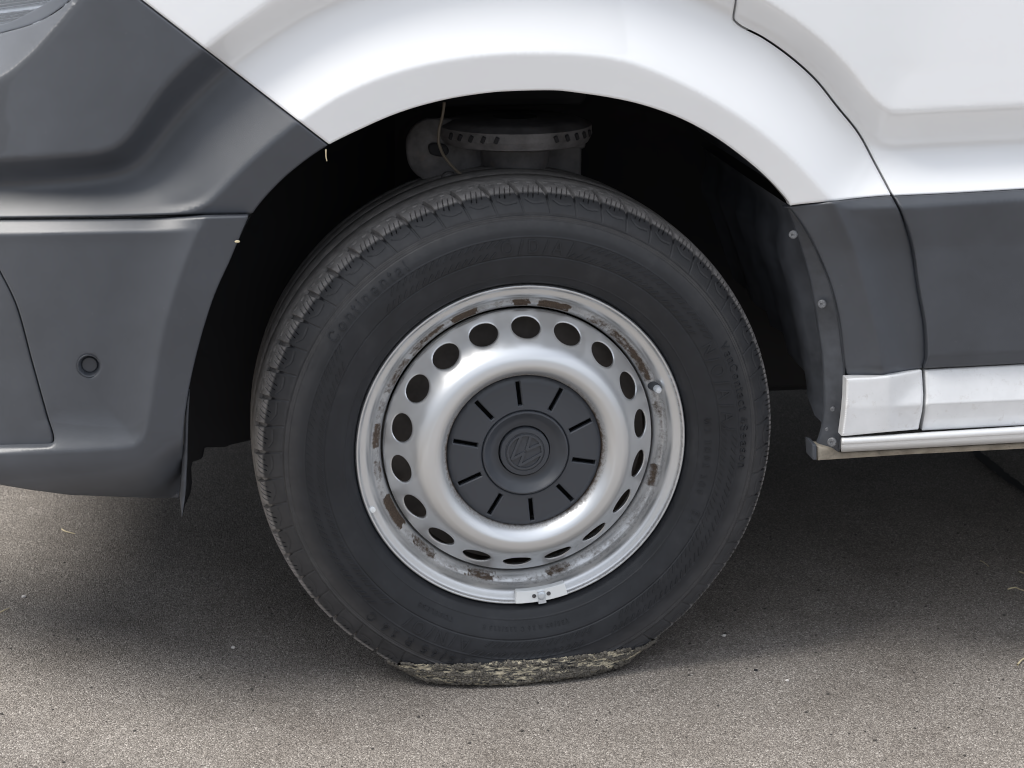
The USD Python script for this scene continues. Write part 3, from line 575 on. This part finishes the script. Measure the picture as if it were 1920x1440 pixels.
# hatched band and raised lettering on the wall
def wrap(mesh, r0, a0, lift=0.0):
    v = mesh.vertices; P = on_tyre(a0 + v[:, 0] / r0, s_of_r(r0 + v[:, 1]), lift + v[:, 2])
    return trimesh.Trimesh(deform(P), mesh.faces, process=False)
def letters(name, text, deg, r0, height, depth=0.0007, spread=1.0):
    ms, x = [], 0.0
    for ch in text:
        if ch != ' ':
            t = meshkit.text_mesh(ch, height, depth); w = t.bounds[1, 0]; t.apply_translation([x, 0, -0.0001]); ms.append(wrap(t, r0, math.radians(deg)))
            x += (w + height * 0.16) * spread
        else: x += height * 0.5 * spread
    obj(name, cat(ms), RUBBER, wheel, smooth=False)
letters('brand_lettering', 'Continental', -57, .2915, .0135, .0013, 1.22)
letters('model_lettering', 'VanContact 4Season', 62.5, .2915, .0105, .0013, 1.12)
letters('size_lettering', '235/65 R 16 C', 193, .2925, .0125, .0014, 1.25)
letters('fine_lettering', 'M1 1001 100', 82, .2430, .0085, .001, 1.3)
letters('fine_lettering', '235/65 R 16 C 115/113 R', 166, .2450, .0055, .0009, 1.15)
letters('fine_lettering', 'TUBELESS', 203, .2450, .0060, .001, 1.2)
letters('fine_lettering', 'E4', 112, .2470, .0100, .001, 1.2)
hb = []
def hatch(a0, a1, step=2.0, slope=5.2, two=True):
    for d in np.arange(a0, a1, step):
        t = np.linspace(0, 1, 7)
        r = .2645 + .0215 * t; al = np.radians(d + slope * t)
        w = 0.0009
        for part, (i, j) in enumerate(((0, 3), (4, 7))) if two else ((0, (0, 7)),):
            rr, aa = r[i:j], al[i:j] + (0.006 if part else 0)
            L, Rr = aa - w / rr * 1.3, aa + w / rr * 1.3
            sP = s_of_r(rr)
            P = np.stack([on_tyre(L, sP, -0.0002), on_tyre(L + 0.001, sP, 0.0011), on_tyre(Rr - 0.001, sP, 0.0011), on_tyre(Rr, sP, -0.0002)], 1)
            hb.append(grid_mesh(deform(P.reshape(-1, 3)).reshape(P.shape)))
for a0, a1 in ((12, 56), (84, 152), (160, 192), (222, 300), (318, 352)): hatch(a0, a1)
obj('hatched_band', cat(hb), RUBBER, wheel, smooth=False, kind='stuff')
for deg, txt in ((-7, 'O/D/A/'), (60, 'N/O/A/A/'), (196, 'A/N/O/')): letters('band_lettering', txt, deg, .2670, .0165, .0011, 1.15)

# rim
RP = dense([(.2208, .008), (.2210, .002), (.2202, -.0012), (.2188, -.0026), (.2172, -.0022), (.2160, .0004), (.2140, .0024), (.2105, .0036), (.2070, .0050), (.2040, .0076), (.2015, .0115), (.1997, .0160), (.1975, .0195), (.1930, .0225), (.1880, .0270), (.1845, .0325), (.1835, .0420), (.1835, .08), (.1835, .155), (.196, .17), (.2205, .19)], 170)
NA = 900
rm = lathe(RP, NA)
aa = np.linspace(0, 2 * math.pi, NA, endpoint=False)
blocks = np.zeros(NA); lim = np.radians
patch = [(-62, 9, .6), (-37, 14, .5), (-22, 11, .75), (-8, 3, .5), (1, 6, .75), (14, 13, .8), (33, 7, .5), (44, 11, .55), (56, 14, .6), (64, 4, .5), (79, 7, .45), (107, 9, .55), (127, 6, .35), (142, 6, .3), (163, 9, .5), (196, 12, .6), (223, 12, .55), (243, 14, .85), (262, 8, .45), (276, 10, .65), (290, 9, .4), (303, 12, .6), (315, 7, .55)]
rw_ = (RP[:, 0] - .1835) / .015
AAg, RRg = np.meshgrid(np.degrees(aa), rw_, indexing='ij')
warp = 5.0 * (meshkit.fbm(np.stack([AAg * 0.35, RRg * 2.2, 0 * AAg], -1), 4, 21) - 0.5) + 2.0 * (meshkit.noise(np.stack([AAg * 1.6, RRg * 6, 0 * AAg + 3], -1), 8) - 0.5)
pw = 0.38 + 0.0 * AAg
for d, w, s_ in patch:
    q = (AAg - d + 180) % 360 - 180 + warp * (0.35 + 0.65 * (np.sin(d * 7.1) > -0.2))
    pw = np.maximum(pw, min(1.15, 1.35 * s_) * (1 - S((np.abs(q) - w / 2 + 0.4) / 1.2)) * (0.80 + 0.45 * meshkit.fbm(np.stack([AAg * 0.5, RRg * 3.0, 0 * AAg + d], -1), 3, 31)))
rust_r = np.exp(-((RP[:, 0] - .1910) / .0062) ** 4) * (RP[:, 1] > .0185)
groove = np.exp(-((RP[:, 1] - .0165) / .0045) ** 2) * (RP[:, 1] > .01)
flange = np.exp(-((RP[:, 0] - .2165) / .0018) ** 2) * (RP[:, 1] > -.004) * (RP[:, 1] < .006)
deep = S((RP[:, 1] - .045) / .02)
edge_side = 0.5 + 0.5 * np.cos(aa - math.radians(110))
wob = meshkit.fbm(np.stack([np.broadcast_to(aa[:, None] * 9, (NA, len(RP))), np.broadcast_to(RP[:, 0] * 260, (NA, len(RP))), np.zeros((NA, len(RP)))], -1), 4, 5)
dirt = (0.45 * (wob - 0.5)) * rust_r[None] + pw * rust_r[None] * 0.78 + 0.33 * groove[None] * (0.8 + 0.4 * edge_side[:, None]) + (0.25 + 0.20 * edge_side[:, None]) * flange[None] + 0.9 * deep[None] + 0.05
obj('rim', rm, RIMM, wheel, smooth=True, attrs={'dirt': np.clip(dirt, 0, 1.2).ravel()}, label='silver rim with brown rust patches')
# wheel disc with 18 holes
DP = dense([(.1010, .006), (.1016, -.006), (.1035, -.0135), (.1060, -.0185), (.1090, -.0235), (.1140, -.0290), (.1210, -.0322), (.1280, -.0315), (.1350, -.0282), (.1410, -.0232), (.1470, -.0160), (.1520, -.0088), (.1615, .0050), (.1710, .0178), (.1765, .0228), (.1800, .0258), (.1815, .0290), (.1818, .0340)], 300)
DPm = DP[DP[:, 0].argsort()]
def discy(r): return np.interp(r, DPm[:, 0], DPm[:, 1])
ann = sg.Point(0, 0).buffer(.1816, 180).difference(sg.Point(0, 0).buffer(.1016, 120))
HA = [math.radians(2.0 + 20 * k) for k in range(18)]
hole_r = .0188
for a in HA: ann = ann.difference(shapely.affinity.translate(shapely.affinity.rotate(shapely.affinity.scale(sg.Point(0, 0).buffer(1, 24), .0192, .0113), -math.degrees(a), origin=(0, 0)), .1615 * math.sin(a), .1615 * math.cos(a)))
rr_ = np.concatenate([np.arange(.1022, .150, .0014), np.arange(.150, .182, .0022)])
pol = np.vstack([np.stack([r * np.sin(t), r * np.cos(t)], 1) for r in rr_ for t in [np.linspace(0, 2 * math.pi, 240, endpoint=False)]])
P, tri, rings = sheet2d(ann, 0.03, 0.0014, (0.0005, 0.0013, 0.0024), pol)
rad = np.linalg.norm(P, axis=1); y = discy(rad)
dh = cKDTree(np.vstack([q for q in ring_pts(ann, .0006) if .12 < np.linalg.norm(q[0]) < .18])).query(P)[0]
y = y + 0.0028 * np.clip(1 - dh / 0.0022, 0, 1) ** 2
V = np.stack([P[:, 0], y, P[:, 1]], 1)
dm = shell(V, tri, [len(q) for q in rings], np.array([0, .0045, 0]))
rd = np.linalg.norm(dm.vertices[:, [0, 2]], axis=1); ang = np.arctan2(dm.vertices[:, 0], dm.vertices[:, 2])
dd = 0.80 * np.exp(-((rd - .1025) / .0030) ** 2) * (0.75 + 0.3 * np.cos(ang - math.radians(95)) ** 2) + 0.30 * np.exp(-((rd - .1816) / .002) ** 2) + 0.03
sv = trimesh.Trimesh(dm.vertices, dm.faces, process=False)
_, _, nn_ = meshkit.arrays(sv, True)
k0 = len(P); rv = np.linalg.norm(P, axis=1); fp = np.interp(rv, DPm[:, 0], np.gradient(DPm[:, 1]) / np.maximum(np.gradient(DPm[:, 0]), 1e-7))
an = np.stack([fp * P[:, 0] / rv, -np.ones(k0), fp * P[:, 1] / rv], 1); an /= np.linalg.norm(an, axis=1)[:, None]
nn_[:k0] *= np.sign((nn_[:k0] * an).sum(1))[:, None]
wgt = np.clip(dh / 0.0030, 0, 1)[:, None]; nn_[:k0] = an * wgt + nn_[:k0] * (1 - wgt); nn_ /= np.linalg.norm(nn_, axis=1)[:, None] + 1e-12
if np.cross(sv.vertices[sv.faces[0, 1]] - sv.vertices[sv.faces[0, 0]], sv.vertices[sv.faces[0, 2]] - sv.vertices[sv.faces[0, 0]])[1] > 0: sv.faces = np.vstack([sv.faces[:len(tri), ::-1], sv.faces[len(tri):]])
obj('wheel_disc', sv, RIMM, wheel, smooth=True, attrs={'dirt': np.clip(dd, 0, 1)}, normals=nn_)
# hub cap with ten slots, bowl and centre cap
capm = sg.Point(0, 0).buffer(.1032, 160).difference(sg.Point(0, 0).buffer(.0578, 90))
for k in range(10):
    a = math.radians(12 + 36 * k + 90)
    sl = sg.LineString([(.0645 * math.sin(a), .0645 * math.cos(a)), (.0965 * math.sin(a), .0965 * math.cos(a))]).buffer(.0028, cap_style=2)
    capm = capm.difference(sl)
P, tri, rings = sheet2d(capm, .004, .0012, (.0006, .0014))
rad = np.linalg.norm(P, axis=1); bd = cKDTree(np.vstack(ring_pts(capm, .0004))).query(P)[0]
y = np.interp(rad, [.0578, .063, .095, .100, .1032], [-.0205, -.0200, -.0175, -.0160, -.0120]) + 0.0014 * np.clip(1 - bd / .0014, 0, 1)
V = np.stack([P[:, 0], y, P[:, 1]], 1)
obj('hub_cap', shell(V, tri, [len(q) for q in rings], np.array([0, .006, 0])), CAPP, wheel, smooth=35)
obj('hub_bowl', lathe([(.0572, -.012), (.0570, -.0205), (.0562, -.0222), (.0545, -.0226), (.0520, -.0205), (.0470, -.0150), (.0420, -.0120), (.0370, -.0112), (.0345, -.0112), (.0340, -.006)], 128), CAPP, wheel, smooth=30)
obj('centre_cap', lathe([(.0328, -.006), (.0328, -.0145), (.0318, -.0160), (.0290, -.0166), (.0265, -.0166), (.0255, -.0158), (0, -.0162)], 96), CAPP, wheel, smooth=30)
def bar2(a, b, w): return sg.LineString([a, b]).buffer(w, cap_style=2)
emb = [sg.Point(0, 0).buffer(.0240, 48).difference(sg.Point(0, 0).buffer(.0216, 48))]
for sx in (-1, 1):
    emb += [bar2((0, .0030), (sx * .0085, .0205), .0018), bar2((0, -.0010), (sx * .0070, -.0190), .0018), bar2((sx * .0070, -.0190), (sx * .0185, .0120), .0018)]
emb = shapely.affinity.rotate(unary_union(emb).intersection(sg.Point(0, 0).buffer(.0240, 48)), -42, origin=(0, 0))
em = cat([trimesh.creation.extrude_polygon(q, .0020, engine='earcut') for q in getattr(emb, 'geoms', [emb])])
em.vertices = np.stack([em.vertices[:, 0], -.0160 - em.vertices[:, 2] * 0.9, em.vertices[:, 1]], 1)
obj('emblem', em, CAPP, wheel, smooth=False)
obj('hub', lathe([(.12, .03), (.101, .012), (.06, .008), (0, .008)], 64), BLACK, wheel)
obj('brake_disc', lathe([(.176, .070), (.176, .056), (.10, .055), (.085, .045), (0, .045)], 96), HUBST, wheel)
# valve
va = math.radians(69); vc = np.array([.1955 * math.sin(va), .028, .1955 * math.cos(va)])
obj('valve', lathe([(.0085, .012), (.0085, .002), (.0075, -.004), (.0062, -.012), (.0052, -.020)], 24).apply_translation(vc), CAPP, wheel)
obj('valve_cap', lathe([(.0052, -.020), (.0048, -.027), (.0036, -.030), (0, -.0305)], 20).apply_translation(vc), ZINC, wheel)
# clip-on weight at the foot of the rim, made of a bent bar with a clip over its middle
wa = math.radians(173.2)
def bent(a0, a1, r0, r1, y0, y1, n=16):
    P = []
    for a in np.linspace(a0, a1, n):
        P.append([[r * math.sin(a), yy, r * math.cos(a)] for r, yy in ((r1, y1), (r1, y0 + .0008), (r1 - .0008, y0), (r0 + .0008, y0), (r0, y0 + .0008), (r0, y1), (r1, y1))])
    P = np.array(P); m = grid_mesh(P)
    caps = [trimesh.Trimesh(P[i], [[0, 1, 2], [0, 2, 3], [0, 3, 4], [0, 4, 5]], process=False) for i in (0, -1)]
    return cat([m, *caps])
hw = .0345 / .209
obj('balance_weight', bent(wa - hw, wa + hw, .2005, .2180, -.0070, .004), LEAD, wheel, smooth=30)
cm = [bent(wa - .024, wa + .024, .2020, .2215, -.0080, .004)]
dome_ = trimesh.creation.icosphere(3, 1.0); dome_.apply_scale([.0055, .0022, .0060]); dome_.apply_translation([.2095 * math.sin(wa), -.0078, .2095 * math.cos(wa)]); cm.append(dome_)
obj('weight_clip', cat(cm), ZINC, wheel, smooth=30)
dots = []
for s_ in (-1, 1):
    a = wa + s_ * .048; q = lathe([(.0028, -.0066), (.0028, -.0079), (.0017, -.0079), (.0013, -.0074), (0, -.0074)], 16); q.apply_translation([.2085 * math.sin(a), 0, .2085 * math.cos(a)]); dots.append(q)
obj('weight_mark', cat(dots), STEEL, wheel)
q = lathe([(.0042, .001), (.0040, -.0008), (.003, -.0014), (0, -.0016)], 20); q.apply_translation([.2130 * math.sin(math.radians(249.5)), .0022, .2130 * math.cos(math.radians(249.5))])
obj('paint_dot', q, LEAD, wheel)
# sand and grit caked on the foot of the tyre
base_ico = trimesh.creation.icosphere(0, 1.0)
gv_, gf_ = [], []
cnt = 0
tries = 60000
al = np.radians(rng.uniform(146, 214, tries)); ss = rng.uniform(s_of_r(.286), S_END - 0.006, tries)
Pt = deform(on_tyre(al, ss, 0.0)); zz = Pt[:, 2] + HUB; xx = Pt[:, 0]
limit = 0.0365 + 0.002 * meshkit.fbm(np.stack([xx * 60, zz * 0, zz * 0], -1), 3, 3)
den = meshkit.fbm(np.stack([xx * 50, zz * 190, zz * 0], -1), 4, 11)
lowband = np.exp(-((zz - 0.009) / 0.009) ** 2); topband = np.exp(-((zz - 0.034) / 0.003) ** 2)
ends = S((np.abs(xx - 0.02) - 0.06) / 0.08)
prob = np.clip((den - 0.44) * 6, 0, 1) * np.clip(0.16 + 1.1 * lowband + 0.45 * topband + 0.75 * ends, 0, 1)
keep = (zz < limit) & (rng.random(tries) < prob * 0.8)
for p in Pt[keep]:
    r = (0.0007 + 0.0019 * rng.random() ** 2.0) * (1.5 if rng.random() < 0.04 else 1)
    v = base_ico.vertices * rng.uniform(0.6, 1.25, (12, 1)) * r * rng.uniform(0.6, 1.2, 3); gv_.append(v + p + [0, -0.0022 - 0.0020 * rng.random(), 0]); gf_.append(base_ico.faces + cnt); cnt += 12
na_, ns_ = 420, 46
ca, cs_ = np.meshgrid(np.radians(np.linspace(150, 210, na_)), np.linspace(s_of_r(.288), S_END - 0.004, ns_), indexing='ij')
Pc_ = on_tyre(ca, cs_, 0.0); raw = Pc_.copy(); Pc_ = deform(Pc_.reshape(-1, 3)).reshape(Pc_.shape)
lump = meshkit.fbm(np.stack([Pc_[..., 0] * 210, Pc_[..., 2] * 380, Pc_[..., 1] * 210], -1), 4, 9)
Pc_[..., 1] -= 0.0010 + 0.0050 * lump
zc = Pc_[..., 2] + HUB
top_ = 0.0375 - 0.010 * S((np.abs(Pc_[..., 0] + 0.005) - 0.13) / 0.06) + 0.0016 * meshkit.fbm(np.stack([Pc_[..., 0] * 120, zc * 0, zc * 0], -1), 3, 2)
cm_ = grid_mesh(Pc_); okv = (zc < top_).ravel(); cm_.update_faces(okv[cm_.faces].all(1)); cm_.remove_unreferenced_vertices()
obj('mud_crust', cm_, CRUST, wheel, smooth=40)
obj('caked_grit', trimesh.Trimesh(np.vstack(gv_), np.vstack(gf_), process=False), GRIT, wheel, smooth=False, kind='stuff')

# ------------------------------------------------------------------ the rest of the van, mostly outside the frame
prof = [(-.90, .34), (-.93, .55), (-.86, .95), (-.72, 1.10), (-.30, 1.22), (.52, 2.22), (.80, 2.42), (1.3, 2.52), (4.70, 2.52), (4.86, 2.40), (4.90, .45), (4.80, .32)]
def extr(poly, y0, y1):
    m = trimesh.creation.extrude_polygon(poly, y1 - y0, engine='earcut'); v = m.vertices
    return trimesh.Trimesh(np.stack([v[:, 0], y0 + v[:, 2], v[:, 1]], 1), m.faces[:, ::-1], process=True)
side = sg.Polygon(prof).buffer(-0.02).buffer(0.02)
arches = unary_union([sg.Point(x, .33).buffer(.46).union(sg.box(x - .46, 0, x + .46, .33)) for x in (0.0, 3.64)])
mid = extr(side, .50, 1.50)
outer_p = side.difference(arches)
skin = outer_p.difference(sg.box(-2, 0, 1.22, 1.36))
nose = outer_p.intersection(sg.box(-.50, 0, 1.30, 1.40)).difference(sg.box(-0.56, 0, 0.56, 0.86))
ms = [mid, extr(skin, 1.499, 2.03), extr(skin, -.030, .501), extr(nose, .06, .501), extr(outer_p.intersection(sg.box(-2, 0, 1.30, 1.40)), 1.499, 2.02)]
obj('body_shell', cat(ms), WHITE, van, smooth=False)
obj('underbody', rbox(np.array([0.50, .50, .26]), np.array([3.1, 1.95, .46]), .01), BLACK, van, smooth=False)
obj('underbody', rbox(np.array([-.62, .50, .24]), np.array([.56, 1.50, .40]), .01), BLACK, van, smooth=False)
obj('bumper_core', rbox(np.array([-.88, .20, .27]), np.array([-.56, 1.80, .60]), .03), BLACK, van, smooth=False)
ws = [[-.235, .14, 1.30], [-.235, 1.86, 1.30], [.46, 1.78, 2.15], [.46, .22, 2.15]]
off = np.array([-.025, 0, .02]); obj('windscreen', (np.array(ws) + off, np.array([[0, 1, 2, 3]])), GLASSW, van, smooth=False)
obj('side_window', extr(sg.Polygon([(.10, 1.45), (1.18, 1.42), (1.18, 2.12), (.62, 2.12)]), -.038, -.032), GLASSW, door, smooth=False)
wheel_mat = plain('far_wheel_silver', (0.55, 0.56, 0.58), 0.4, metal=0.4)
tp_lo = np.vstack([TP, back]); tp_lo = tp_lo
for x, yy, flip in ((3.64, 0.0, 1), (0.0, 2.0, -1), (3.64, 2.0, -1)):
    w = empty('wheel', van, (x, yy, .345))
    t = lathe(tp_lo, 96); r_ = lathe(np.vstack([RP[::6]]), 96); d_ = lathe(DP[::8], 96); c_ = lathe([(.1032, -.012), (.1, -.016), (.06, -.02), (0, -.02)], 64)
    for q in (t, r_, d_, c_): q.vertices[:, 1] *= flip
    obj('tyre', t, RUBBER, w, smooth=True); obj('rim', r_, wheel_mat, w, smooth=True); obj('wheel_disc', d_, wheel_mat, w, smooth=True); obj('hub_cap', c_, CAPP, w, smooth=True)

# ------------------------------------------------------------------ small things lying on the ground and caught on the van
def stalk(pix, r, lab, seed, on_ground=True, Y=None):
    d = dense(pix, 14)
    P = ground_at(d[:, 0], d[:, 1]) if on_ground else px(d[:, 0], d[:, 1], Y)
    if on_ground: P[:, 2] = r + 0.0015 * np.sin(np.linspace(0, math.pi, len(P)))
    tag(obj('straw', tube(P, r * np.linspace(1, 0.5, len(P)), 6), STRAW), lab, 'straw')
stalk([(116, 993), (124, 999), (132, 1001), (141, 1002)], .0011, 'short curved pale straw on the asphalt below the grey bumper', 1)
stalk([(0, 1149), (8, 1147), (18, 1141)], .0011, 'pale straw at the left edge of the picture below the bumper', 2)
stalk([(1911, 1073), (1925, 1079), (1950, 1085)], .0012, 'straight pale straw at the right edge, the upper one in the shade', 3)
stalk([(1890, 1106), (1903, 1104), (1912, 1108), (1940, 1114)], .0012, 'forked looking straw in the shade at the right edge under the sill', 4)
stalk([(1908, 1248), (1914, 1242), (1930, 1232)], .0014, 'yellowish straw at the right edge on the sunny asphalt', 5)
stalk([(1838, 1052), (1846, 1058), (1854, 1063)], .0008, 'thin grey straw in the shade below the door sill', 6)
stalk([(611, 280), (611, 290), (613, 302)], .0011, 'bit of dry straw hanging at the joint of bumper and white wing', 7, False, -0.055)
def pebble(u, v, r, lab, col=STONE):
    m = trimesh.creation.icosphere(2, 1.0); m.vertices = m.vertices * (0.75 + 0.5 * meshkit.noise(m.vertices * 1.7 + u)[:, None]) * np.array([1.2, 0.9, 0.7]) * r
    p = ground_at(u, v); m.apply_translation(p + [0, 0, 0.5 * r]); tag(obj('pebble', m, col, smooth=True), lab, 'pebble')
pebble(45, 1120, .0030, 'white pebble on the bright asphalt at the far left')
pebble(437, 1215, .0024, 'small white pebble on the asphalt to the left of the flat tyre')
pebble(1357, 1193, .0026, 'small white pebble on the asphalt to the right of the flat tyre')
pebble(1417, 1258, .0024, 'black pebble on the asphalt to the right of the flat tyre', BLACK)
pebble(1476, 1277, .0022, 'pale pebble near the black pebble right of the tyre')
m = trimesh.creation.icosphere(1, .0022); m.apply_scale([1.5, .6, .8]); m.apply_translation(px(445, 453, -0.075))
tag(obj('seed', m, STRAW, smooth=True), 'tiny pale seed stuck on the edge of the grey bumper', 'seed')
# long crack in the asphalt under the sill
ck = dense([(1826, 848), (1850, 868), (1880, 893), (1925, 925), (1990, 968)], 30); Pc = ground_at(ck[:, 0], ck[:, 1])
dirn = np.gradient(Pc, axis=0); dirn /= np.linalg.norm(dirn, axis=1)[:, None]; nv = np.stack([-dirn[:, 1], dirn[:, 0], 0 * dirn[:, 0]], 1)
wv = (0.008 + 0.004 * rng.random(30))[:, None]
ckm = np.stack([Pc - nv * wv, Pc + nv * wv], 1); ckm[..., 2] = 0.004
g2 = obj('road_joint', grid_mesh(ckm), BLACK, smooth=False); g2.SetCustomDataByKey('kind', 'structure'); g2.SetCustomDataByKey('label', 'dark joint in the asphalt under the sill')

# loose grit on the asphalt
st_v, st_f, c_ = [], [], 0
for _ in range(1500):
    x, y = rng.uniform(-.95, 1.1), rng.uniform(-.75, .5)
    r = 0.0007 + 0.0016 * rng.random() ** 4
    v = base_ico.vertices * rng.uniform(0.6, 1.25, (12, 1)) * r * [1.2, 1.0, 0.7]
    st_v.append(v + [x, y, 0.45 * r]); st_f.append(base_ico.faces + c_); c_ += 12
LOOSE = mat('loose_stones_look', {'g': ('geometry', {}), 'r': ('rgb_ramp', {'ramp': [(0.0, (0.05, 0.045, 0.04)), (0.4, (0.22, 0.19, 0.17)), (0.75, (0.38, 0.34, 0.31)), (1.0, (0.72, 0.68, 0.63))]}), 'p': ('principled_bsdf', {'roughness': 0.8})}, [('g.random_per_island', 'r.fac'), ('r.color', 'p.base_color')])
lg = tag(obj('loose_grit', trimesh.Trimesh(np.vstack(st_v), np.vstack(st_f), process=False), LOOSE, smooth=False, kind='stuff'), 'tiny loose stones scattered over the asphalt around the tyre', 'grit')
